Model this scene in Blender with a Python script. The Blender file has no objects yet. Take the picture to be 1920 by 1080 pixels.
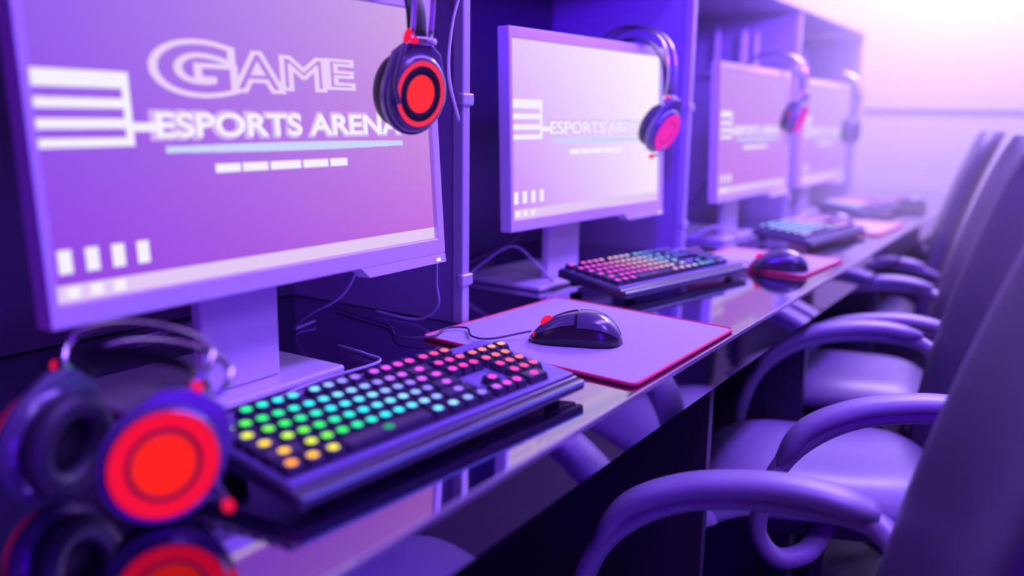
import bpy, bmesh, math, random
from mathutils import Vector, Matrix, Euler
random.seed(4)
PI = math.pi
sc = bpy.context.scene
COL = sc.collection

# ------------------------------------------------------------------ camera
cam_d = bpy.data.cameras.new('camera'); cam = bpy.data.objects.new('camera', cam_d); COL.objects.link(cam)
Xr = (0.54326258, -0.83943396, 0.01471022)
Dn = (-0.15593648, -0.11810397, -0.98068102)
Fw = (0.82495429, 0.53047344, -0.19505985)
M = Matrix(((Xr[0], -Dn[0], -Fw[0], 0), (Xr[1], -Dn[1], -Fw[1], 0), (Xr[2], -Dn[2], -Fw[2], 1.07), (0, 0, 0, 1)))
cam.matrix_world = M
cam_d.sensor_width = 36; cam_d.lens = 30.75; cam_d.clip_start = .02; cam_d.clip_end = 60
cam_d.dof.use_dof = True; cam_d.dof.focus_distance = 1.2; cam_d.dof.aperture_fstop = 1.6
sc.camera = cam

# ------------------------------------------------------------------ world, exposure
w = bpy.data.worlds.new('world'); sc.world = w; w.use_nodes = True
w.node_tree.nodes['Background'].inputs[0].default_value = (.11, .002, .12, 1)
w.node_tree.nodes['Background'].inputs[1].default_value = 1.0
sc.view_settings.view_transform = 'Standard'; sc.view_settings.look = 'None'
sc.view_settings.exposure = 0; sc.view_settings.gamma = 1; sc.view_settings.use_curve_mapping = False
sc.cycles.max_bounces = 6; sc.cycles.diffuse_bounces = 3; sc.cycles.glossy_bounces = 4
sc.cycles.volume_bounces = 0; sc.cycles.sample_clamp_indirect = 3
sc.cycles.use_denoising = True

# ------------------------------------------------------------------ ceiling lamps, then added fill lights
def area(name, loc, target, sx, sy, power, col, spread=180):
    l = bpy.data.lights.new(name, 'AREA'); l.shape = 'RECTANGLE'; l.size = sx; l.size_y = sy
    l.energy = power; l.color = col; l.spread = math.radians(spread)
    o = bpy.data.objects.new(name, l); COL.objects.link(o); o.location = loc
    o.rotation_euler = (Vector(target) - Vector(loc)).to_track_quat('-Z', 'Y').to_euler()
    return o
def spot(name, loc, target, power, col, size, blend, rad=.05):
    l = bpy.data.lights.new(name, 'SPOT'); l.energy = power; l.color = col
    l.spot_size = math.radians(size); l.spot_blend = blend; l.shadow_soft_size = rad
    o = bpy.data.objects.new(name, l); COL.objects.link(o); o.location = loc
    o.rotation_euler = (Vector(target) - Vector(loc)).to_track_quat('-Z', 'Y').to_euler()
    return o
area('ceiling_light_row', (2.0, -.22, 2.45), (2.0, .25, .6), 3.2, .25, 95, (.28, .125, 1.0))
area('ceiling_light_end', (3.45, .35, 2.45), (3.9, .5, 1.1), .8, 1.2, 160, (.72, .53, 1.0))
spot('divider_fill', (.70, .22, 1.50), (2.3, .98, 1.18), 135, (.10, .007, 1.0), 60, 1.0, .06)  # added spot without a fixture, turns the divider faces blue
spot('divider_fill_far', (1.95, .12, 1.55), (3.1, .98, 1.15), 150, (.22, .08, 1.0), 64, 1.0, .06)  # second added spot, brightens the dividers farther along
area('bezel_fill', (.75, -.95, 2.2), (.8, .75, .85), .5, .5, 13, (.34, .20, 1.0))  # added light without a fixture, lifts the monitor bezels
area('room_fill_blue', (-.3, -.75, 1.0), (1.6, .2, .55), .5, .5, 13, (.09, .003, 1.0))  # added blue fill for the chair sides

# thin haze hanging in the room
hz = bpy.data.materials.new('haze'); hz.use_nodes = True; nt = hz.node_tree
nt.nodes.remove(nt.nodes['Principled BSDF']); vs_ = nt.nodes.new('ShaderNodeVolumeScatter')
vs_.inputs['Color'].default_value = (.92, .90, .95, 1); vs_.inputs['Anisotropy'].default_value = .15
tc_ = nt.nodes.new('ShaderNodeTexCoord'); sx_ = nt.nodes.new('ShaderNodeSeparateXYZ'); mr_ = nt.nodes.new('ShaderNodeMapRange')
mr_.interpolation_type = 'SMOOTHSTEP'
mr_.inputs['From Min'].default_value = 1.5; mr_.inputs['From Max'].default_value = 3.6; mr_.inputs['To Min'].default_value = .04; mr_.inputs['To Max'].default_value = .6
nt.links.new(tc_.outputs['Object'], sx_.inputs[0]); nt.links.new(sx_.outputs[0], mr_.inputs['Value']); nt.links.new(mr_.outputs[0], vs_.inputs['Density'])
nt.links.new(vs_.outputs[0], nt.nodes['Material Output'].inputs['Volume'])

# ------------------------------------------------------------------ materials
def lin(c):
    return tuple(((v/255)/12.92 if v/255 <= .04045 else ((v/255+.055)/1.055)**2.4) for v in c)
MATS = {}
def pm(name, col, rough=.5, metal=0., spec=.5, noise=0., nscale=40., bump=0., coat=0.):
    m = bpy.data.materials.new(name); m.use_nodes = True
    nt = m.node_tree; b = nt.nodes['Principled BSDF']
    b.inputs['Base Color'].default_value = (*col, 1); b.inputs['Roughness'].default_value = rough
    b.inputs['Metallic'].default_value = metal; b.inputs['Specular IOR Level'].default_value = spec
    b.inputs['Coat Weight'].default_value = coat
    if noise or bump:
        tc = nt.nodes.new('ShaderNodeTexCoord'); n = nt.nodes.new('ShaderNodeTexNoise')
        n.inputs['Scale'].default_value = nscale; n.inputs['Detail'].default_value = 4
        nt.links.new(tc.outputs['Object'], n.inputs['Vector'])
        if noise:
            r = nt.nodes.new('ShaderNodeMapRange')
            r.inputs['To Min'].default_value = 1-noise; r.inputs['To Max'].default_value = 1+noise
            nt.links.new(n.outputs['Fac'], r.inputs['Value'])
            mx = nt.nodes.new('ShaderNodeVectorMath'); mx.operation = 'SCALE'
            mx.inputs[0].default_value = col
            nt.links.new(r.outputs[0], mx.inputs['Scale']); nt.links.new(mx.outputs[0], b.inputs['Base Color'])
        if bump:
            bp = nt.nodes.new('ShaderNodeBump'); bp.inputs['Strength'].default_value = bump; bp.inputs['Distance'].default_value = .002
            nt.links.new(n.outputs['Fac'], bp.inputs['Height']); nt.links.new(bp.outputs[0], b.inputs['Normal'])
    MATS[name] = m
    return m
def emis(name, col, s=1.):
    m = bpy.data.materials.new(name); m.use_nodes = True; nt = m.node_tree
    nt.nodes.remove(nt.nodes['Principled BSDF']); e = nt.nodes.new('ShaderNodeEmission')
    e.inputs[0].default_value = (*col, 1); e.inputs[1].default_value = s
    nt.links.new(e.outputs[0], nt.nodes['Material Output'].inputs[0]); MATS[name] = m
    return m
def led(name, s):           # emission in the object's own colour
    m = bpy.data.materials.new(name); m.use_nodes = True; nt = m.node_tree
    nt.nodes.remove(nt.nodes['Principled BSDF']); e = nt.nodes.new('ShaderNodeEmission'); oi = nt.nodes.new('ShaderNodeObjectInfo')
    nt.links.new(oi.outputs['Color'], e.inputs[0]); e.inputs[1].default_value = s
    nt.links.new(e.outputs[0], nt.nodes['Material Output'].inputs[0]); MATS[name] = m
    return m
def hazed_wallpaper(name, bl, br, tl, tr, s=1.):  # screen blend; corner colours hold haze and viewing-angle wash besides the picture
    m = bpy.data.materials.new(name); m.use_nodes = True; nt = m.node_tree
    nt.nodes.remove(nt.nodes['Principled BSDF']); e = nt.nodes.new('ShaderNodeEmission')
    tc = nt.nodes.new('ShaderNodeTexCoord'); sp = nt.nodes.new('ShaderNodeSeparateXYZ')
    nt.links.new(tc.outputs['Generated'], sp.inputs[0])
    def mix(fac, a, b):
        n = nt.nodes.new('ShaderNodeMix'); n.data_type = 'RGBA'
        nt.links.new(fac, n.inputs[0])
        for k, v in ((6, a), (7, b)):
            if isinstance(v, tuple): n.inputs[k].default_value = (*v, 1)
            else: nt.links.new(v, n.inputs[k])
        return n.outputs[2]
    lo = mix(sp.outputs[0], lin(bl), lin(br)); hi = mix(sp.outputs[0], lin(tl), lin(tr))
    nt.links.new(mix(sp.outputs[2], lo, hi), e.inputs[0]); e.inputs[1].default_value = s
    nt.links.new(e.outputs[0], nt.nodes['Material Output'].inputs[0]); MATS[name] = m
    return m
desk_m = pm('desk_gloss_black', (.46, .38, .58), .055, metal=1., noise=.04, nscale=6)
edge_m = pm('desk_edge_trim', (.55, .5, .6), .25, metal=.6)
panel_m = pm('panel_laminate', (.30, .22, .42), .38, spec=.5, noise=.08, nscale=5)
dark_m = pm('dark_laminate', (.06, .04, .10), .35, noise=.1, nscale=5)
back_m = pm('chair_back_mesh', (.12, .09, .19), .5, bump=.4, nscale=300)
post_m = pm('post_aluminium', (.62, .56, .72), .35, metal=.35)
wall_m = pm('wall_paint', (.78, .72, .84), .7, noise=.03, nscale=3)
floor_m = pm('floor_tile', (.03, .02, .05), .35, noise=.3, nscale=2)
ceil_m = pm('ceiling_paint', (.5, .45, .6), .8, noise=.03, nscale=3)
bez_m = pm('monitor_plastic', (.74, .68, .84), .3, spec=.6)
black_m = pm('black_plastic', (.02, .016, .03), .3, spec=.6, coat=.3)
rub_m = pm('black_rubber', (.018, .014, .025), .55)
steel_m = pm('brushed_steel', (.75, .70, .82), .22, metal=1.)
pad_m = pm('mat_cloth', (.50, .43, .60), .85, noise=.08, nscale=500, bump=.3)
stitch_m = pm('red_stitching', (.85, .03, .13), .6)
key_m = pm('keycap_plastic', (.045, .03, .08), .4, spec=.5)
kb_m = pm('keyboard_case', (.05, .04, .09), .28, spec=.7, coat=.4)
plate_m = pm('keyboard_plate', (.30, .22, .60), .35, metal=.4)
leather_m = pm('chair_leather', (.26, .21, .38), .42, spec=.6, noise=.1, nscale=25, bump=.25)
arm_m = pm('armrest_polymer', (.26, .20, .38), .36, spec=.6)
cush_m = pm('ear_cushion_leather', (.04, .03, .06), .45, bump=.3, nscale=120)
cup_m = pm('cup_shell', (.10, .08, .17), .25, spec=.7, coat=.5)
yoke_m = pm('yoke_plastic', (.13, .10, .22), .3, spec=.7, coat=.3)
socket_m = pm('socket_red', (.55, .02, .10), .5)
sockb_m = pm('socket_blue', (.10, .12, .8), .4)
white_m = pm('white_plastic', (.80, .76, .86), .35)
cable_m = pm('cable_sheath', (.09, .07, .14), .4)
wcable_m = pm('pale_cable_sheath', (.45, .38, .65), .45)
led_key = led('key_backlight', 2.1)
led_cup = led('cup_light', 1.0)
txt_m = emis('screen_white', lin((246, 238, 252)), 1.02)
logo_m = emis('screen_logo_white', lin((236, 208, 250)), 1.0)
glow_m = emis('screen_pale_blue', lin((205, 215, 250)), 1.0)
halo_m = emis('screen_title_glow', lin((214, 178, 248)), 1.0)
task_m = emis('screen_taskbar', lin((228, 200, 246)), 1.0)
pled_m = emis('power_light', (.9, .95, .7), 1.2)
strip_m = emis('keyboard_edge_light', lin((92, 84, 248)), 1.0)
redled_m = emis('red_light', (1., .01, .07), 1.0)

# ------------------------------------------------------------------ builders
def link(name, bm, m, parent=None, smooth=False, bev=0, col=None):
    me = bpy.data.meshes.new(name); bm.normal_update(); bm.to_mesh(me); bm.free()
    for x in (m if isinstance(m, (list, tuple)) else [m]): me.materials.append(x)
    if smooth:
        for p in me.polygons: p.use_smooth = True
    o = bpy.data.objects.new(name, me); COL.objects.link(o)
    if parent: o.parent = parent
    if bev:
        b = o.modifiers.new('bevel', 'BEVEL'); b.width = bev; b.segments = 3; b.limit_method = 'ANGLE'; b.harden_normals = True; b.angle_limit = math.radians(40)
        for p in me.polygons: p.use_smooth = True
    if col: o.color = (*col, 1)
    return o
def tag(o, label, cat, group=None):
    o['label'] = label; o['category'] = cat
    if group: o['group'] = group
    return o
def empty(name, label, cat, loc=(0, 0, 0), rot=(0, 0, 0), group=None):
    o = bpy.data.objects.new(name, None); COL.objects.link(o); o.location = loc; o.rotation_euler = rot
    o.empty_display_size = .05
    return tag(o, label, cat, group)
def bx(bm, x0, x1, y0, y1, z0, z1, mi=0, mat=None):
    vs = [bm.verts.new((x, y, z)) for z in (z0, z1) for y in (y0, y1) for x in (x0, x1)]
    if mat:
        for v in vs: v.co = mat @ v.co
    fs = [bm.faces.new([vs[i] for i in q]) for q in ((0, 2, 3, 1), (4, 5, 7, 6), (0, 1, 5, 4), (2, 6, 7, 3), (0, 4, 6, 2), (1, 3, 7, 5))]
    for f in fs: f.material_index = mi
    return vs
def box(name, dims, m, parent=None, bev=0):
    bm = bmesh.new(); bx(bm, *dims); return link(name, bm, m, parent, bev=bev)
def smooth_path(pts, n=8, closed=False):
    P = [Vector(p) for p in pts]; out = []
    L = len(P); rng = L if closed else L-1
    for i in range(rng):
        p0 = P[(i-1) % L] if (closed or i > 0) else P[0]*2-P[1]
        p1 = P[i]; p2 = P[(i+1) % L]
        p3 = P[(i+2) % L] if (closed or i+2 < L) else P[-1]*2-P[-2]
        for k in range(n):
            t = k/n
            out.append(.5*((2*p1)+(-p0+p2)*t+(2*p0-5*p1+4*p2-p3)*t*t+(-p0+3*p1-3*p2+p3)*t**3))
    if not closed: out.append(P[-1].copy())
    return out
def sweep(bm, path, rx, ry=None, seg=10, up=(1, 0, 0), closed=False, mi=0, taper=None, power=1.):
    ry = ry or rx; up = Vector(up); rings = []; n = len(path)
    for i, p in enumerate(path):
        a = path[(i-1) % n] if (closed or i > 0) else path[i]
        b = path[(i+1) % n] if (closed or i < n-1) else path[i]
        t = (b-a)
        t = t.normalized() if t.length > 1e-9 else Vector((0, 0, 1))
        s = (up - t*up.dot(t))
        if s.length < 1e-3: s = t.orthogonal()
        s.normalize(); u = t.cross(s)
        k = taper(i/(n-1)) if taper else 1
        ring = []
        for j in range(seg):
            an = 2*PI*j/seg; c, d = math.cos(an), math.sin(an)
            c = math.copysign(abs(c)**power, c); d = math.copysign(abs(d)**power, d)
            ring.append(bm.verts.new(p+s*(rx*k*c)+u*(ry*k*d)))
        rings.append(ring)
    m = n if closed else n-1
    for i in range(m):
        A, B = rings[i], rings[(i+1) % n]
        for j in range(seg):
            f = bm.faces.new((A[j], A[(j+1) % seg], B[(j+1) % seg], B[j])); f.material_index = mi
    if not closed:
        f = bm.faces.new(rings[0][::-1]); f.material_index = mi
        f = bm.faces.new(rings[-1]); f.material_index = mi
def tube(name, pts, r, m, parent=None, n=8, seg=8, ry=None, up=(1, 0, 0), closed=False, taper=None, power=1.):
    bm = bmesh.new(); sweep(bm, smooth_path(pts, n, closed), r, ry, seg, up, closed, 0, taper, power)
    return link(name, bm, m, parent, smooth=True)
def lathe(bm, prof, seg=40, mi=0, mat=None, sx=1, sz=1):   # profile (r, y) turned about the Y axis
    rings = []
    for r, y in prof:
        if r < 1e-6:
            v = bm.verts.new((0, y, 0)); rings.append([v])
        else:
            rings.append([bm.verts.new((r*math.cos(2*PI*j/seg)*sx, y, r*math.sin(2*PI*j/seg)*sz)) for j in range(seg)])
    for A, B in zip(rings, rings[1:]):
        for j in range(seg):
            k = (j+1) % seg
            if len(A) == 1 and len(B) == 1: continue
            if len(A) == 1: f = bm.faces.new((A[0], B[k], B[j]))
            elif len(B) == 1: f = bm.faces.new((A[j], A[k], B[0]))
            else: f = bm.faces.new((A[j], A[k], B[k], B[j]))
            f.material_index = mi
    if mat:
        for R in rings:
            for v in R: v.co = mat @ v.co
    bmesh.ops.recalc_face_normals(bm, faces=bm.faces[:])
def turned(name, prof, m, parent=None, seg=40, mat=None, sx=1, sz=1, col=None):
    bm = bmesh.new(); lathe(bm, prof, seg, 0, mat, sx, sz); return link(name, bm, m, parent, smooth=True, col=col)
def struct(o): o['kind'] = 'structure'; return o

# ------------------------------------------------------------------ the room
XE = 4.3; YW = 1.16; YF = .78
struct(box('floor', (-1.6, XE+.1, -2.4, 1.3, -.06, 0), floor_m))
struct(box('ceiling', (-1.6, XE+.1, -2.4, 1.3, 2.7, 2.76), ceil_m))
struct(box('wall_left', (-1.6, XE+.1, YW, YW+.08, 0, 2.7), wall_m))
struct(box('wall_end', (XE, XE+.08, -2.4, YW, 0, 2.7), wall_m))
struct(box('trim_rail', (XE-.012, XE, -2.39, YW, 1.106, 1.118), pm('rail_grey', (.18, .15, .26), .5)))
struct(box('baseboard_end', (XE-.012, XE, -2.39, YW-.002, 0.001, .09), black_m))

bm = bmesh.new(); bx(bm, 1.4, XE-.02, -1.2, YW-.018, .76, 2.68); hzo = link('haze', bm, hz); hzo['kind'] = 'stuff'; tag(hzo, 'thin violet haze filling the room, thickest against the bright end wall', 'haze')

# panelled booth behind the monitors
ZT = 1.39
bm = bmesh.new(); bx(bm, -.9, 3.724, YW-.016, YW-.002, .752, ZT)
tag(link('back_panel', bm, dark_m), 'dark violet laminate board running along the wall behind all the monitors', 'panel')
bm = bmesh.new(); bx(bm, -.9, 3.745, YF-.014, YW-.003, ZT+.002, ZT+.024)
tag(link('top_board', bm, post_m, bev=.002), 'pale cover board joining the tops of the booth dividers above the monitors', 'board')
FX = (.185, 1.07, 1.95, 2.825, 3.73)
FN = ('near end', 'between the nearest and second monitors', 'between the second and third monitors', 'between the third and fourth monitors', 'at the far end past the last monitor')
for i, x in enumerate(FX):
    if i == 0: continue
    t = empty('divider', 'laminate divider %s, with pale front post' % FN[i], 'divider', (x, YF, .751), group='booth dividers')
    box('divider_board', (-.006, .006, .012, YW-YF-.018, 0.001, ZT-.752), panel_m, t)
    box('front_post', (-.009, .009, -.008, .0118, 0, ZT-.752), post_m, t, bev=.0025)
    for z in (.06, .33):
        box('bracket', (-.014, .014, -.012, .0, z, z+.018), post_m, t, bev=.003)

# ------------------------------------------------------------------ the desk
YD = .405
t = empty('long_desk', 'long glossy black desktop running under every monitor with a pale edge line', 'desk', (0, 0, 0))
box('desktop', (-.9, XE-.014, YD+.003, YW-.002, .728, .75), desk_m, t, bev=.001)
box('edge_trim', (-.9, XE-.014, YD, YD+.0035, .7455, .7512), edge_m, t)
bm = bmesh.new()
# fascia slopes back under the top
v = [bm.verts.new(p) for p in ((-.9, YD+.001, .745), (XE-.014, YD+.001, .745), (XE-.014, YD+.005, .684), (-.9, YD+.005, .684),
                              (-.9, YD+.022, .727), (XE-.014, YD+.022, .727), (XE-.014, YD+.022, .684), (-.9, YD+.022, .684))]
for q in ((0, 3, 2, 1), (4, 5, 6, 7), (3, 7, 6, 2), (0, 1, 5, 4), (0, 4, 7, 3), (1, 2, 6, 5)): bm.faces.new([v[i] for i in q])
link('front_fascia', bm, desk_m, t)
for x in (.22, 1.25, 1.815, 2.55, 3.45):
    box('support_panel', (x-.009, x+.009, YD+.03, YW-.01, .0, .727), dark_m, t, bev=.001)

# ------------------------------------------------------------------ monitors
SW, SH = .531, .299
def rect(bm, u0, u1, v0, v1, y=-.0006, mi=0):
    vs = [bm.verts.new((u*SW, y, v*SH)) for u, v in ((u0, v0), (u1, v0), (u1, v1), (u0, v1))]
    f = bm.faces.new(vs); f.material_index = mi
def rrect(bm, cx, cz, w, h, r, y, mi=0):
    vs = []
    for sx, sz, a0 in ((1, 1, 0), (-1, 1, 90), (-1, -1, 180), (1, -1, 270)):
        for k in range(5):
            a = math.radians(a0+k*22.5)
            vs.append(bm.verts.new((cx+sx*(w/2-r)+r*math.cos(a), y, cz+sz*(h/2-r)+r*math.sin(a))))
    f = bm.faces.new(vs[::-1]); f.material_index = mi
def text_mesh(body, size, sx=1, outline=0, weight=0, extrude=0.0):
    c = bpy.data.curves.new('txt', 'FONT'); c.body = body; c.size = size; c.offset = weight
    c.resolution_u = 8
    if outline: c.fill_mode = 'NONE'; c.bevel_depth = outline; c.bevel_resolution = 1
    o = bpy.data.objects.new('txt', c); COL.objects.link(o)
    bpy.context.view_layer.update()
    dg = bpy.context.evaluated_depsgraph_get()
    me = bpy.data.meshes.new_from_object(o.evaluated_get(dg))
    bpy.data.objects.remove(o); bpy.data.curves.remove(c)
    return me
def add_text(bm, body, size, x, z, sx=1, outline=0, y=-.0009, weight=0, mi=0, width=None, height=None):
    me = text_mesh(body, size, sx, outline, weight)
    xs = [v.co.x for v in me.vertices]
    if width: sx = width/(max(xs)-min(xs))
    x0 = min(xs)*sx; sz = 1; zs = [v.co.y for v in me.vertices]
    if height: sz = height/(max(zs)-min(zs)); z -= min(zs)*sz
    n0 = len(bm.verts); vs = [bm.verts.new((x+v.co.x*sx-x0, y+v.co.z*(.25 if outline else 1), z+v.co.y*sz)) for v in me.vertices]
    for p in me.polygons:
        try:
            f = bm.faces.new([vs[i] for i in p.vertices]); f.material_index = mi
        except ValueError: pass
    bpy.data.meshes.remove(me)
def monitor(loc, yaw, tilt, wall, label, first=False, bright=1.):
    t = empty('monitor', label, 'monitor', (loc[0], loc[1], .751), (0, 0, math.radians(yaw)), 'monitors in a row along the desk')
    H = loc[2]-.751
    S = Matrix.Translation((0, 0, H)) @ Matrix.Rotation(math.radians(-tilt), 4, 'X')
    def put(o): o.matrix_local = S; return o
    # bezel ring
    bm = bmesh.new(); l, r, tp, b = .009, .015, .018, .021
    O = ((-l, -b), (SW+r, -b), (SW+r, SH+tp), (-l, SH+tp)); I = ((0, 0), (SW, 0), (SW, SH), (0, SH))
    of = [bm.verts.new((x, -.006, z)) for x, z in O]; inf = [bm.verts.new((x, -.006, z)) for x, z in I]
    ob = [bm.verts.new((x, .018, z)) for x, z in O]; inb = [bm.verts.new((x, .004, z)) for x, z in I]
    for k in range(4):
        j = (k+1) % 4
        bm.faces.new((of[k], of[j], inf[j], inf[k])); bm.faces.new((of[j], of[k], ob[k], ob[j])); bm.faces.new((inf[k], inf[j], inb[j], inb[k]))
    bm.faces.new(ob[::-1])
    put(link('bezel', bm, bez_m, t, bev=.0018))
    bm = bmesh.new(); vs = []
    for y, k in ((.0185, .03), (.036, .09)):
        vs.append([bm.verts.new((x, y, z)) for x, z in ((k, .0+k*.6), (SW-k, k*.6), (SW-k, SH-k*.6), (k, SH-k*.6))])
    for k in range(4): bm.faces.new((vs[0][k], vs[0][(k+1) % 4], vs[1][(k+1) % 4], vs[1][k]))
    bm.faces.new(vs[1][::-1]); bm.faces.new(vs[0])
    put(link('rear_housing', bm, bez_m, t))
    bm = bmesh.new(); bx(bm, 0.0002, SW-.0002, 0, .0035, 0.0002, SH-.0002)
    scr = put(link('screen', bm, wall, t))
    # what the screen shows
    bm = bmesh.new()
    rect(bm, .001, .999, .002, .052, mi=2)
    for z0, z1 in ((.622, .672), (.562, .592), (.502, .532), (.448, .475)): rect(bm, .0, .16, z0, z1)
    rect(bm, .16, .175, .448, .672); rect(bm, .175, .22, .492, .520, y=-.0007)
    add_text(bm, 'ESPORTS ARENA', .048, .207*SW, .462*SH, weight=.0032, width=.69*SW, height=.100*SH, y=-.0005, mi=3)  # larger lilac copy paints a soft glow around the title
    add_text(bm, 'ESPORTS ARENA', .048, .22*SW, .472*SH, weight=.0013, width=.67*SW, height=.080*SH, y=-.0008)
    # pale arc line under the title
    for k in range(12):
        u0 = .235+.055*k; h = .010+.006*math.sin(PI*(k+.5)/12)
        rect(bm, u0, u0+.055, .434-h, .434+h, y=-.001, mi=1)
    for u0, u1 in ((.34, .40), (.405, .47), (.476, .56), (.566, .64), (.646, .70)): rect(bm, u0, u1, .352, .382, mi=0)
    for k in range(4): rect(bm, .012+.048*k, .036+.048*k, .085, .155, mi=0)
    for k in range(3): rect(bm, .02+.042*k, .042+.042*k, .012, .046, y=-.0012, mi=0)
    g = link('screen_graphics', bm, [txt_m, glow_m, task_m, halo_m], scr)
    if first:
        bm = bmesh.new()
        for ch, u0, u1, v0, v1, ww in (('G', .215, .412, .600, .790, .004), ('A', .392, .535, .622, .768, .002), ('M', .520, .652, .634, .762, .001), ('E', .652, .742, .645, .764, .001)):
            add_text(bm, ch, .07, u0*SW, v0*SH, outline=.0027, width=(u1-u0)*SW, height=(v1-v0)*SH, y=-.0016, weight=ww)
        link('screen_logo', bm, logo_m, scr)
    # control strip under the right corner
    bm = bmesh.new()
    vs = [bm.verts.new(p) for p in ((SW-.155, -.0075, -.021), (SW+.012, -.0075, -.021), (SW+.012, -.0085, -.033), (SW-.142, -.0085, -.033),
                                  (SW-.155, .012, -.021), (SW+.012, .012, -.021), (SW+.012, .012, -.033), (SW-.142, .012, -.033))]
    for q in ((0, 3, 2, 1), (4, 5, 6, 7), (3, 7, 6, 2), (0, 1, 5, 4), (0, 4, 7, 3), (1, 2, 6, 5)): bm.faces.new([vs[i] for i in q])
    cs = put(link('control_strip', bm, bez_m, t))
    o = box('power_light', (SW-.008, SW-.001, -.0094, -.0085, -.0305, -.0265), pled_m, cs)
    # stand
    cx = SW*.5-.03
    box('neck', (cx-.055, cx+.055, .045, .062, .010, H+.16), bez_m, t, bev=.004)
    box('neck_mount', (cx-.04, cx+.04, .0375, .0448, H+.08, H+.15), black_m, t, bev=.002)
    box('base', (cx-.13, cx+.13, .012, .21, .0, .0095), bez_m, t, bev=.004)
    return t
wp1 = hazed_wallpaper('hazed_wallpaper_violet', (146, 66, 228), (196, 108, 226), (150, 100, 240), (212, 170, 232))
wp2 = hazed_wallpaper('hazed_wallpaper_bright', (195, 130, 244), (240, 222, 248), (222, 190, 252), (248, 238, 252), 1.1)
wp3 = hazed_wallpaper('hazed_wallpaper_pink', (196, 124, 238), (206, 134, 245), (206, 150, 244), (214, 168, 245))
wp4 = hazed_wallpaper('hazed_wallpaper_lilac', (200, 130, 240), (200, 140, 245), (214, 175, 246), (218, 185, 246))
monitor((.407, .73, .902), 0, 4, wp1, 'nearest and largest monitor at the left with outlined GAME lettering on its screen', True)
monitor((1.24, .80, .894), -3.6, 2, wp2, 'second monitor from the left with the brightest whitish lilac screen')
monitor((2.072, .742, .884), -1.2, 2, wp3, 'third monitor from the left, small pinkish screen')
monitor((2.85, .748, .876), -1, 1.5, wp4, 'farthest monitor at the right end of the row by the pale wall')

# ------------------------------------------------------------------ keyboards
ROWS = [  # (x in key units, width)
    [(0, 1)]+[(2+i, 1) for i in range(4)]+[(6.5+i, 1) for i in range(4)]+[(11+i, 1) for i in range(4)]+[(15.25+i, 1) for i in range(3)],
    [(i, 1) for i in range(13)]+[(13, 2)]+[(15.25+i, 1) for i in range(3)]+[(18.5+i, 1) for i in range(4)],
    [(0, 1.5)]+[(1.5+i, 1) for i in range(12)]+[(13.5, 1.5)]+[(15.25+i, 1) for i in range(3)]+[(18.5+i, 1) for i in range(3)],
    [(0, 1.75)]+[(1.75+i, 1) for i in range(11)]+[(12.75, 2.25)]+[(18.5+i, 1) for i in range(3)],
    [(0, 2.25)]+[(2.25+i, 1) for i in range(10)]+[(12.25, 2.75)]+[(16.25, 1)]+[(18.5+i, 1) for i in range(3)],
    [(0, 1.25), (1.25, 1.25), (2.5, 1.25), (3.75, 6.25), (10, 1.25), (11.25, 1.25), (12.5, 1.25), (13.75, 1.25)]+[(15.25+i, 1) for i in range(3)]+[(18.5, 2)]]
PAL1 = [(0, (255, 150, 20)), (.06, (240, 200, 40)), (.12, (190, 225, 50)), (.19, (40, 225, 70)), (.25, (30, 225, 150)), (.33, (40, 220, 240)), (.46, (130, 200, 255)),
        (.56, (130, 110, 255)), (.64, (200, 80, 250)), (.74, (250, 60, 200)), (.84, (250, 60, 150)), (.93, (255, 110, 110)), (1.1, (255, 165, 110))]
PAL2 = [(0, (235, 60, 225)), (.25, (240, 80, 225)), (.42, (250, 180, 190)), (.55, (220, 200, 240)), (.66, (110, 190, 255)), (.8, (90, 100, 255)), (1.1, (200, 90, 240))]
PAL3 = [(0, (190, 170, 255)), (.2, (130, 170, 255)), (.4, (130, 165, 255)), (.6, (230, 170, 245)), (1.1, (190, 110, 250))]
def pal(P, t):
    t = max(P[0][0], min(P[-1][0], t))
    for (a, ca), (b, cb) in zip(P, P[1:]):
        if t <= b:
            k = (t-a)/(b-a); return lin(tuple(ca[i]*(1-k)+cb[i]*k for i in range(3)))
    return lin(P[-1][1])
CAPS = {}
def cap_mesh(wu, U, D):
    key = (wu, round(U, 5))
    if key in CAPS: return CAPS[key]
    bm = bmesh.new(); w_ = wu*U-.0022*U/.019; d = D*.90; h = .0085
    b0 = [bm.verts.new((x, y, 0)) for x, y in ((-w_/2, -d/2), (w_/2, -d/2), (w_/2, d/2), (-w_/2, d/2))]
    i = .0022
    t0 = [bm.verts.new((x, y+.0006, h)) for x, y in ((-w_/2+i, -d/2+i), (w_/2-i, -d/2+i), (w_/2-i, d/2-i*.7), (-w_/2+i, d/2-i*.7))]
    for k in range(4): bm.faces.new((b0[k], b0[(k+1) % 4], t0[(k+1) % 4], t0[k]))
    bm.faces.new(t0); bm.faces.new(b0[::-1])
    # the lit legend, a lens-shaped patch sunk on the cap's face
    n = 14; lw = min(w_*.36, .0054); ld = .0045
    vs = [bm.verts.new((lw*math.cos(2*PI*k/n), .0004+ld*math.sin(2*PI*k/n), h+.00015)) for k in range(n)]
    f = bm.faces.new(vs); f.material_index = 1
    me = bpy.data.meshes.new('keycap'); bm.normal_update(); bm.to_mesh(me); bm.free(); me.materials.append(key_m); me.materials.append(led_key)
    CAPS[key] = me; return me
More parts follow.
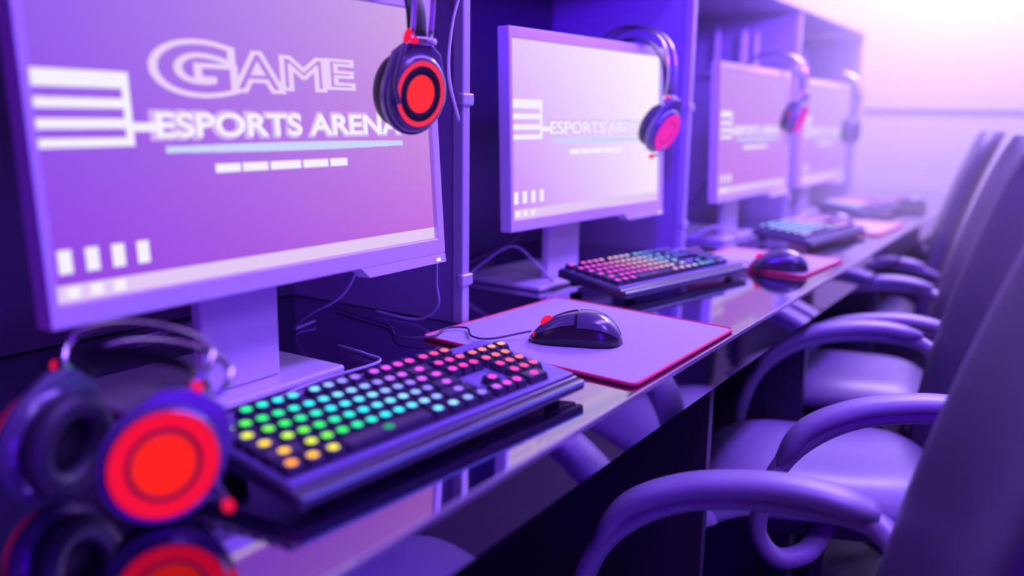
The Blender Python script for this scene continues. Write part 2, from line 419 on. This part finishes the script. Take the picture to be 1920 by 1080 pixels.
def keyboard(flc, yaw, L, W, tilt, P, label, off=0., gain=1.):
    t = empty('keyboard', label, 'keyboard', (flc[0], flc[1], .7515), (0, 0, math.radians(yaw)), 'backlit keyboards along the desk')
    T = Matrix.Translation((0, 0, .006)) @ Matrix.Rotation(math.radians(tilt), 4, 'X')
    bm = bmesh.new()
    bx(bm, 0, L, 0, W, 0, .016)
    o = link('case', bm, kb_m, t, bev=.003); o.matrix_local = T
    bm = bmesh.new(); bx(bm, .003, L-.003, .006, W-.004, .0162, .0185); o = link('top_plate', bm, plate_m, t, bev=.0008); o.matrix_local = T
    # palm lip along the front
    bm = bmesh.new(); bx(bm, 0.0, L, -.010, -.0003, .002, .0145); o = link('front_lip', bm, kb_m, t, bev=.003); o.matrix_local = T
    bm = bmesh.new(); bx(bm, .004, L-.004, -.0112, -.0101, .0118, .0136); o = link('light_strip', bm, strip_m, t); o.matrix_local = T
    for x in (.03, L-.05):
        o = box('foot', (x, x+.02, W-.02, W-.008, -.001-math.sin(math.radians(tilt))*(W-.015), .0), rub_m, t); o.matrix_local = Matrix.Translation((0, 0, .006+math.sin(math.radians(tilt))*(W-.015)))
    for x in (.03, L-.05):
        box('front_foot', (x, x+.02, .004, .012, 0, .0065), rub_m, t)
    U = (L-.012)/22.5; D = (W-.018)/6.25
    for r, row in enumerate(ROWS):
        y = W-.008-D*(.5 if r == 0 else r+.65)
        for x, wd in row:
            me = cap_mesh(wd, U, D)
            k = bpy.data.objects.new('keycap', me); COL.objects.link(k); k.parent = t
            cx = .006+U*(x+wd/2)
            k.matrix_local = T @ Matrix.Translation((cx, y, .0187))
            k.color = (*[gain*q for q in pal(P, cx/L+.26*(y/W)-.10+off+random.uniform(-.012, .012))], 1)
            if wd > 5: k.color = (*[v*.35 for v in k.color[:3]], 1)
    return t
keyboard((.452, .497), -4.8, .412, .148, 7, PAL1, 'nearest keyboard in front of the first monitor, keys lit yellow to green, cyan and magenta')
keyboard((1.350, .645), -11.5, .412, .148, 7, PAL2, 'second keyboard in front of the brightest screen, keys lit pink, cream and blue')
keyboard((2.19, .545), -6.5, .412, .148, 7, PAL3, 'third keyboard farther down the desk, keys lit pale cyan and pink', gain=2.2)
keyboard((2.97, .585), -8, .40, .145, 7, PAL3, 'farthest keyboard at the far end of the desk before the last monitor', .3, 3.)

# ------------------------------------------------------------------ mats and mice
def mat_pad(corners, label):
    C = [Vector((x, y, 0)) for x, y in corners]; c = sum(C, Vector())/4
    def outline(k, z, n=5):
        out = []
        for i in range(4):
            p, a, b = C[i], C[i-1], C[(i+1) % 4]
            r = .012; A = p+(a-p).normalized()*r; B = p+(b-p).normalized()*r
            for j in range(n):
                s = j/(n-1); q = A*(1-s)**2+p*2*s*(1-s)+B*s*s
                q = q+(c-q).normalized()*k; out.append(Vector((q.x-c.x, q.y-c.y, z)))
        return out
    t = empty('mouse_mat', label, 'mouse mat', (c.x, c.y, .7512), group='mouse mats on the desk')
    bm = bmesh.new(); a = [bm.verts.new(p) for p in outline(.0015, 0)]; b = [bm.verts.new(p) for p in outline(.0015, .0032)]
    n = len(a)
    for k in range(n): bm.faces.new((a[k], a[(k+1) % n], b[(k+1) % n], b[k]))
    bm.faces.new(b); bm.faces.new(a[::-1]); bmesh.ops.recalc_face_normals(bm, faces=bm.faces[:])
    link('cloth_surface', bm, pad_m, t)
    bm = bmesh.new(); sweep(bm, outline(.0005, .0023), .0026, .0022, 8, (0, 0, 1), closed=True)
    link('stitched_edge', bm, stitch_m, t, smooth=True)
    return t
mat_pad([(.925, .418), (1.271, .4155), (1.313, .749), (.960, .771)], 'large lilac mouse mat with a red stitched edge beside the nearest keyboard')
mat_pad([(1.80, .452), (2.075, .434), (2.10, .70), (1.83, .72)], 'lilac mouse mat with a red edge beside the second keyboard')
mat_pad([(2.60, .455), (2.93, .445), (2.95, .70), (2.62, .72)], 'pale mouse mat beside the third keyboard, far down the desk')

def mouse(loc, yaw, label, cable_pts, s=1.):
    t = empty('gaming_mouse', label, 'mouse', loc, (0, 0, math.radians(yaw)), 'gaming mice on the mats')
    # local: nose towards +Y, length .124, width .064, height .040
    L, W, Hh = .124*s, .066*s, .041*s
    def surf(u, a, k=1.):      # u 0 rear .. 1 nose, a 0..pi across
        y = (u-.5)*L
        wd = W/2*(1-.10*math.sin(PI*u*1.0)**2)*(max(0, 1-abs(2*u-1)**3.2))**.5
        hh = Hh*((math.sin(PI*min(1, (u*.86+.10))**.85))**.75)*(max(0, 1-abs(2*u-1)**6))**.5
        x = math.cos(a); x = math.copysign(abs(x)**.75, x)*wd*k; z = (math.sin(a)**.8)*hh*k
        return Vector((x, y, z+.002))
    def shell(name, u0, u1, a0, a1, m, k, nu=22, na=22, close=False):
        bm = bmesh.new(); g = [[bm.verts.new(surf(u0+(u1-u0)*i/nu, a0+(a1-a0)*j/na, k)) for j in range(na+1)] for i in range(nu+1)]
        for i in range(nu):
            for j in range(na):
                try: bm.faces.new((g[i][j], g[i+1][j], g[i+1][j+1], g[i][j+1]))
                except ValueError: pass
        if close:
            for i in range(nu): bm.faces.new((g[i][0], g[i][na], g[i+1][na], g[i+1][0]))
        bmesh.ops.remove_doubles(bm, verts=bm.verts[:], dist=1e-5); bmesh.ops.recalc_face_normals(bm, faces=bm.faces[:])
        return link(name, bm, m, t, smooth=True)
    shell('body', .0, 1., 0, PI, black_m, .985, close=True)
    shell('left_button', .50, .985, PI*.54, PI*.80, cup_m, 1.02, 14, 8)
    shell('right_button', .50, .985, PI*.20, PI*.46, cup_m, 1.02, 14, 8)
    shell('palm_cover', .03, .47, PI*.16, PI*.84, cup_m, 1.015, 14, 14)
    p = surf(.80, PI/2)
    turned('scroll_wheel', [(0, -.004), (.009, -.004), (.0105, -.002), (.0105, .002), (.009, .004), (0, .004)], redled_m, t, 20,
           Matrix.Translation((0, p.y, p.z-.004)) @ Matrix.Rotation(PI/2, 4, 'Z'))
    p = surf(.93, PI*.75)
    turned('side_light', [(0, -.001), (.004, -.001), (.004, .001), (0, .001)], redled_m, t, 12, Matrix.Translation(p))
    if cable_pts:
        bm = bmesh.new()
        R = t.matrix_basis.inverted() if False else (Matrix.Translation(loc) @ Matrix.Rotation(math.radians(yaw), 4, 'Z')).inverted()
        pts = [Vector((0, L*.48, .012))]+[R @ Vector(q) for q in cable_pts]
        sweep(bm, smooth_path(pts, 10), .0016, None, 6, (0, 0, 1)); link('cable', bm, cable_m, t, smooth=True)
    return t
mouse((1.06, .573, .7545), 22, 'large black mouse on the nearest lilac mat, cable looping to the left',
      [(.99, .67, .7592), (.985, .70, .7592), (1.02, .735, .7592), (1.0, .757, .7594), (.95, .745, .7594), (.93, .79, .756), (.98, .85, .754), (1.0, .92, .754), (1.02, 1.0, .754)], 1.08)
mouse((1.842, .515, .7545), 18, 'black mouse with red glow on the second mat, right of the second keyboard', [(1.85, .62, .7592), (1.84, .70, .7594), (1.80, .76, .757), (1.80, .9, .754)], 1.02)
mouse((2.69, .60, .7545), 12, 'black mouse beside the third keyboard far down the desk', [(2.68, .68, .7592), (2.69, .73, .7592), (2.72, .82, .754)])
mouse((3.52, .52, .7525), 10, 'farthest mouse at the end of the desk with a red light', [(3.52, .66, .754), (3.55, .78, .754)])

# ------------------------------------------------------------------ headsets
def headset(c_mid, R, label, ringcol, disccol, strap=.150, mic=None, micdir=None, swivel=0., swaxis='Z', half=.075, apex=.19, cupscale=1., face=None, ring=(.0285, .0355), disc=.0212, yk=.070):
    """local frame: cups on the Y axis (near cup at -Y facing -Y), headband rising to +Z"""
    t = empty('headset', label, 'headset', (0, 0, 0), group='headsets with glowing cups')
    t.matrix_world = Matrix.Translation(c_mid) @ R
    s = cupscale
    for side in (-1, 1):
        B = Matrix.Translation((0, side*(half-.012*s), 0)) @ Matrix.Rotation(math.radians(swivel if side < 0 else 0), 4, swaxis) @ Matrix.Diagonal((1, -side, 1, 1)).to_4x4() @ Matrix.Diagonal((1, 1, 1.08, 1)).to_4x4()
        if side < 0 and face is not None:
            q = Vector((0, -1, 0)).rotation_difference(R.to_3x3().inverted() @ Vector(face)).to_matrix().to_4x4()
            B = Matrix.Translation((0, side*(half-.012*s), 0)) @ q @ Matrix.Diagonal((1, 1, 1.08, 1)).to_4x4()
        # outward is -Y in the cup frame
        prof = [(0, -.006), (.036*s, -.006), (.0405*s, -.0035), (.043*s, .002), (.044*s, .010), (.042*s, .017), (.030*s, .019), (0, .019)]
        cup = turned('ear_cup', prof, cup_m, t, 48, B)
        turned('light_ring', [(ring[0]*s, -.0062), ((ring[0]+.0015)*s, -.0082), ((ring[1]-.0015)*s, -.0082), (ring[1]*s, -.0062)], led_cup, cup, 48, B, col=ringcol)
        turned('light_disc', [(0, -.0078), ((disc-.004)*s, -.0078), ((disc-.0007)*s, -.0068), (disc*s, -.0058)], led_cup, cup, 48, B, col=disccol)
        turned('groove', [((disc+.0001)*s, -.0061), ((disc+.001)*s, -.0068), ((ring[0]-.001)*s, -.0068), ((ring[0]-.0001)*s, -.0061)], rub_m, cup, 48, B)
        # padded cushion on the inner side
        bm = bmesh.new()
        path = [Vector((.029*s*math.cos(2*PI*k/40), .030, .031*s*math.sin(2*PI*k/40))) for k in range(40)]
        path = [B @ p for p in path]
        sweep(bm, path, .0115*s, .0115*s, 12, (0, 1, 0), closed=True)
        link('ear_cushion', bm, cush_m, t, smooth=True)
        turned('cushion_backing', [(0, .0192), (.036*s, .0192), (.036*s, .026), (0, .026)], rub_m, t, 32, B)
        # tapered yoke above the cup
        bm = bmesh.new(); zt = yk*s
        pr = [(.0462*s*math.cos(math.radians(q)), .0462*s*math.sin(math.radians(q))) for q in range(-205, 26, 11)]+[(.034*s, .042*s), (.014, zt), (-.014, zt), (-.034*s, .042*s)]
        a = [bm.verts.new(B @ Vector((x, .0035, z))) for x, z in pr]; b = [bm.verts.new(B @ Vector((x, .013, z))) for x, z in pr]
        n = len(pr)
        for k in range(n): bm.faces.new((a[k], a[(k+1) % n], b[(k+1) % n], b[k]))
        bm.faces.new(a[::-1]); bm.faces.new(b); bmesh.ops.recalc_face_normals(bm, faces=bm.faces[:])
        link('yoke', bm, yoke_m, t, bev=.002)
        bm = bmesh.new(); bx(bm, -.019, .019, side*(half-.008)-.005, side*(half-.008)+.005, zt, zt+.009)
        link('slider_block', bm, steel_m, t, bev=.002)
        for xx in (-.015, .015):
            turned('slider_knob', [(0, -.003), (.004, -.003), (.004, .003), (0, .003)], redled_m if xx < 0 else white_m, t, 12, Matrix.Translation((xx, side*(half-.002), zt+.004)))
    # twin steel bands
    zc = yk*s+.008
    for xx in (-.015, .015):
        pts = []
        for k in range(17):
            a = PI*k/16
            pts.append((xx, -math.cos(a)*(half-.006+.030*math.sin(a)), zc+math.sin(a)**.9*(apex-zc)))
        bm = bmesh.new(); sweep(bm, smooth_path(pts, 3), .0030, .0030, 8, (1, 0, 0)); link('headband_rod', bm, steel_m, t, smooth=True)
    # suspension strap
    pts = []
    for k in range(13):
        a = PI*k/12
        pts.append((0, -math.cos(a)*(half-.012), zc+math.sin(a)**.7*(strap-zc)))
    bm = bmesh.new(); sweep(bm, smooth_path(pts, 3), .016, .0022, 10, (1, 0, 0)); link('head_strap', bm, rub_m, t, smooth=True)
    # microphone
    if mic:
        pts = [Vector(p) for p in mic]
        bm = bmesh.new(); sweep(bm, smooth_path(pts, 8), .0026, None, 8, (0, 1, 0)); mc = link('microphone', bm, cup_m, t, smooth=True)
        d = (pts[-1]-pts[-2]).normalized()
        bm = bmesh.new(); sweep(bm, [pts[-1]+d*.0005, pts[-1]+d*.004, pts[-1]+d*.012, pts[-1]+d*.016], .0048, None, 12, (0, 1, 0), taper=lambda q: .55 if q in (0, 1) else .85)
        link('microphone_tip', bm, redled_m, mc, smooth=True)
    return t
I4 = Matrix.Identity(4)
RED = lin((245, 38, 70)); RED2 = (1, .02, .02); PINK = lin((242, 45, 190))
# hanging over the monitors' top right corners, one cup in front, one behind
headset((.832, .745, 1.092), Matrix.Rotation(math.radians(-6), 4, 'Z'), 'headset with red glowing ring hung over the top right corner of the nearest monitor',
        lin((245, 50, 90)), (1, .03, .05), ring=(.0298, .0355), disc=.0205, strap=.146, half=.092, apex=.20, mic=[(-.034, -.084, -.012), (-.045, -.090, .01), (-.043, -.098, .040), (-.038, -.099, .054)], yk=.055, face=(-.20, -.93, -.14))
headset((1.69, .80, 1.04), Matrix.Rotation(math.radians(-6), 4, 'Z'), 'headset with pink glowing cup hung over the corner of the second, brightest monitor',
        PINK, PINK, ring=(.0225, .037), disc=.021, yk=.062, strap=.184, half=.095, apex=.208, mic=[(-.03, -.097, -.03), (-.05, -.1, -.043), (-.072, -.1, -.046)], face=(-.14, -.85, -.40))
headset((2.545, .765, 1.068), Matrix.Rotation(math.radians(-4), 4, 'Z'), 'headset with pink glowing cup hung over the corner of the third monitor',
        PINK, PINK, ring=(.0225, .037), disc=.021, strap=.150, half=.095, apex=.182, mic=[(-.03, -.07, .0), (-.05, -.08, .01), (-.07, -.082, .012)], face=(-.02, -.9, -.32))
headset((3.31, .772, 1.03), Matrix.Rotation(math.radians(-4), 4, 'Z'), 'unlit dark headset hung over the corner of the farthest monitor',
        (.03, .02, .05), (.03, .02, .05), strap=.176, half=.095, apex=.205)
# lying on the desk in the near left corner
C1 = Vector((.392, .560, .8015)); C2 = Vector((.362, .700, .8015))
ya = (C2-C1).normalized(); up = Vector((.60, .30, .70)); up = (up-ya*up.dot(ya)).normalized(); xa = ya.cross(up)
R = Matrix((xa, ya, up)).transposed().to_4x4()
headset((C1+C2)/2, R, 'headset lying on the glossy desk at the near left, its cup glowing red',
        lin((245, 18, 62)), lin((255, 36, 36)), strap=.086, half=.075, apex=.108, face=(-.50, -.84, .14), ring=(.0268, .039), disc=.0235, yk=.056,
        mic=[tuple(R.to_3x3().inverted() @ (Vector(p)-(C1+C2)/2)) for p in ((.418, .572, .785), (.420, .545, .777), (.410, .522, .776), (.404, .513, .778))])

# ------------------------------------------------------------------ chairs
def chair(loc, yaw, label):
    t = empty('office_chair', label, 'chair', loc, (0, 0, math.radians(yaw)), 'office chairs pushed up to the desk')
    # seat cushion
    bm = bmesh.new(); nx, ny = 14, 14; W, D = .40, .45
    def P(u, v, top):
        x, y = (2*u-1), (2*v-1)
        r = (abs(x)**5+abs(y)**5)**.2; 
        z = .50-.055*max(0, r-.6)**2*5-.012*math.exp(-3*(x*x+y*y)) if top else .435
        if top and y > .3: z -= .05*(y-.3)**2*1.6
        return (x*W/2*(1 if top else .93), .33+y*D/2*(1 if top else .93), z)
    T = [[bm.verts.new(P(i/nx, j/ny, True)) for j in range(ny+1)] for i in range(nx+1)]
    B = [[bm.verts.new(P(i/nx, j/ny, False)) for j in range(ny+1)] for i in range(nx+1)]
    for i in range(nx):
        for j in range(ny):
            bm.faces.new((T[i][j], T[i+1][j], T[i+1][j+1], T[i][j+1])); bm.faces.new((B[i][j], B[i][j+1], B[i+1][j+1], B[i+1][j]))
    for i in range(nx):
        bm.faces.new((B[i][0], B[i+1][0], T[i+1][0], T[i][0])); bm.faces.new((T[i][ny], T[i+1][ny], B[i+1][ny], B[i][ny]))
        bm.faces.new((T[0][i], T[0][i+1], B[0][i+1], B[0][i])); bm.faces.new((B[nx][i], B[nx][i+1], T[nx][i+1], T[nx][i]))
    o = link('seat', bm, leather_m, t, smooth=True)
    m = o.modifiers.new('sub', 'SUBSURF'); m.levels = 1; m.render_levels = 1
    # backrest: curved shell leaning away from the desk
    bm = bmesh.new(); nu, nv = 12, 16; F = []; K = []
    for j in range(nv+1):
        v = j/nv; z = .44+.60*v
        wd = .195*(1-.10*v)*(1-max(0, v-.88)**2*22)*(1-max(0, .10-v)**2*20)
        f = []; k = []
        for i in range(nu+1):
            u = 2*i/nu-1
            y = .105-.17*v*v*.55-.05*v+.035*u*u
            f.append(bm.verts.new((u*wd, y+.022*(1-u**4)*(1-(2*v-1)**6), z))); k.append(bm.verts.new((u*wd, y-.028, z)))
        F.append(f); K.append(k)
    for j in range(nv):
        for i in range(nu):
            bm.faces.new((F[j][i], F[j+1][i], F[j+1][i+1], F[j][i+1])); bm.faces.new((K[j][i], K[j][i+1], K[j+1][i+1], K[j+1][i]))
        bm.faces.new((F[j][0], K[j][0], K[j+1][0], F[j+1][0])); bm.faces.new((F[j][nu], F[j+1][nu], K[j+1][nu], K[j][nu]))
    for i in range(nu):
        bm.faces.new((F[0][i], F[0][i+1], K[0][i+1], K[0][i])); bm.faces.new((F[nv][i], K[nv][i], K[nv][i+1], F[nv][i+1]))
    bmesh.ops.recalc_face_normals(bm, faces=bm.faces[:])
    o = link('backrest', bm, back_m, t, smooth=True)
    for s in (-1, 1):
        x = s*.242
        pts = [(x*.84, .085, .622), (x, .125, .642), (x, .19, .651), (x, .26, .648), (x, .33, .632), (x, .385, .600), (x, .423, .558), (x, .446, .50), (x, .452, .44), (x*.97, .42, .398), (x*.80, .37, .392), (x*.42, .33, .400)]
        bm = bmesh.new(); sweep(bm, smooth_path(pts, 6), .019, .0135, 14, (1, 0, 0), power=.8)
        ar = link('armrest', bm, arm_m, t, smooth=True)
        pts = [(x, .118, .654), (x, .19, .666), (x, .26, .663), (x, .335, .646), (x, .397, .611), (x, .431, .552)]
        bm = bmesh.new(); sweep(bm, smooth_path(pts, 8), .027, .0125, 16, (1, 0, 0), power=.75, taper=lambda q: .62+.38*min(1, q*12, (1-q)*9))
        link('arm_pad', bm, leather_m, ar, smooth=True)
    box('seat_plate', (-.11, .11, .22, .44, .375, .434), black_m, t, bev=.006)
    tube('gas_column', [(0, .33, .10), (0, .33, .25), (0, .33, .374)], .026, black_m, t, 3, 16, up=(1, 0, 0))
    for k in range(5):
        a = 2*PI*k/5+.3; c, s_ = math.cos(a), math.sin(a)
        leg = tube('base_leg', [(.024*c, .33+.024*s_, .115), (.15*c, .33+.15*s_, .098), (.27*c, .33+.27*s_, .072)], .02, black_m, t, 4, 10, .014, up=(-s_, c, 0))
        turned('caster', [(0, -.02), (.022, -.02), (.027, -.012), (.027, .012), (.022, .02), (0, .02)], rub_m, leg, 18,
               Matrix.Translation((.265*c, .33+.265*s_, .0275)) @ Matrix.Rotation(a+.6, 4, 'Z'))
    return t
chair((.742, -.027, 0), 12, 'nearest office chair, its curved armrest in the bottom right foreground')
chair((1.66, .026, 0), 22, 'second office chair with a bright pale seat, behind the nearest armrest')
chair((2.19, .115, 0), 12, 'third office chair with a violet seat, farther down the desk')
chair((3.0, .265, 0), 8, 'farthest office chair with its tall pale back at the right edge')

# ------------------------------------------------------------------ cables and small things
def cord(pts, r, m, label, cat='cable', name='cable', group='loose cables'):
    o = tube(name, pts, r, m, None, 10, 6, up=(.3, .2, .9)); return tag(o, label, cat, group)
cord([(.905, .665, 1.06), (.93, .70, 1.12), (.985, .735, 1.19), (1.03, .75, 1.26), (1.05, .76, 1.385)], .0022, wcable_m, 'thin violet cord rising diagonally from the nearest headset to the ledge')
cord([(.965, .762, 1.0), (.968, .765, .93), (.975, .768, .90), (1.0, .775, .87), (1.02, .79, .82), (1.035, .80, .78), (1.035, .84, .7545), (1.04, .93, .7545)], .002, wcable_m, 'thin cord hanging down beside the right edge of the nearest monitor')
for k, (x, lab) in enumerate(((.715, 'nearest'), (1.335, 'second'), (2.215, 'third'))):
    cord([(x, .825, .90), (x+.02, .87, .84), (x-.06, .96, .785), (x-.12, 1.02, .7555), (x+.02, 1.08, .7555), (x+.16, 1.03, .7555), (x+.21, 1.05, .7555), (x+.24, 1.09, .7555)], .0028, cable_m if k else wcable_m,
         'cable coiled on the desk behind the %s monitor stand' % lab)
cord([(.86, .785, .885), (.87, .84, .82), (.865, .90, .785), (.88, .945, .7555), (.93, .955, .7555)], .0025, wcable_m, 'cable drooping from below the nearest monitor on the right')
cord([(.60, .668, .762), (.62, .70, .764), (.72, .735, .7545), (.82, .73, .7545), (.84, .77, .7545), (.85, .83, .7545)], .002, wcable_m, 'keyboard cord curling away behind the nearest keyboard')
cord([(1.385, .80, .764), (1.37, .83, .80), (1.35, .87, .83), (1.31, .92, .79), (1.25, .93, .7555), (1.17, .95, .7555)], .0026, wcable_m, 'pale cord looping up behind the second keyboard')
cord([(2.20, .70, .7545), (2.15, .74, .79), (2.10, .76, .80), (2.05, .80, .775), (2.02, .9, .754)], .003, wcable_m, 'pale cord looping up behind the third keyboard')
t = empty('wall_socket', 'small red and blue socket on the back panel in the gap before the second monitor', 'socket', (1.435, YW-.018, 1.09))
box('socket_plate', (-.03, .03, -.02, 0, 0, .05), socket_m, t, bev=.003)
box('socket_lower', (-.028, .028, -.022, 0, -.022, -.001), sockb_m, t, bev=.003)
# white items hung on the divider behind the third monitor
for (x, y, z0, h, r, lab) in ((2.79, .938, 1.215, .125, .0145, 'the broadest'), (2.79, .900, 1.215, .120, .010, 'nearest the desk'), (2.79, 1.026, 1.215, .14, .009, 'farthest back')):
    pts = [(0, 0, 0), (0, 0, h*.35), (0, 0, h*.7), (0, 0, h)]
    o = tube('slim_bottle', pts, r, white_m, None, 4, 14, taper=lambda q: .55 if q > .96 else (.75 if q > .86 else 1)); o.location = (x, y, z0)
    tag(o, 'slim white bottle on the shelf above the third monitor, ' + lab, 'bottle', 'slim bottles above the third monitor')
o = tube('slim_bottle', [(0, 0, 0), (0, 0, .04), (0, 0, .09), (0, 0, .125)], .016, white_m, None, 4, 14, taper=lambda q: .55 if q > .96 else (.75 if q > .86 else 1)); o.location = (3.69, .993, 1.215)
tag(o, 'single white bottle on the divider shelf above the farthest monitor', 'bottle')
for x, y0, y1, lab in ((2.8175, .88, 1.05, 'third'), (3.7225, .95, 1.04, 'farthest')):
    o = box('divider_shelf', (-.05, 0, 0, y1-y0, -.010, -.001), post_m); o.location = (x, y0, 1.215)
    tag(o, 'small pale shelf fixed to the divider above the %s monitor' % lab, 'shelf')
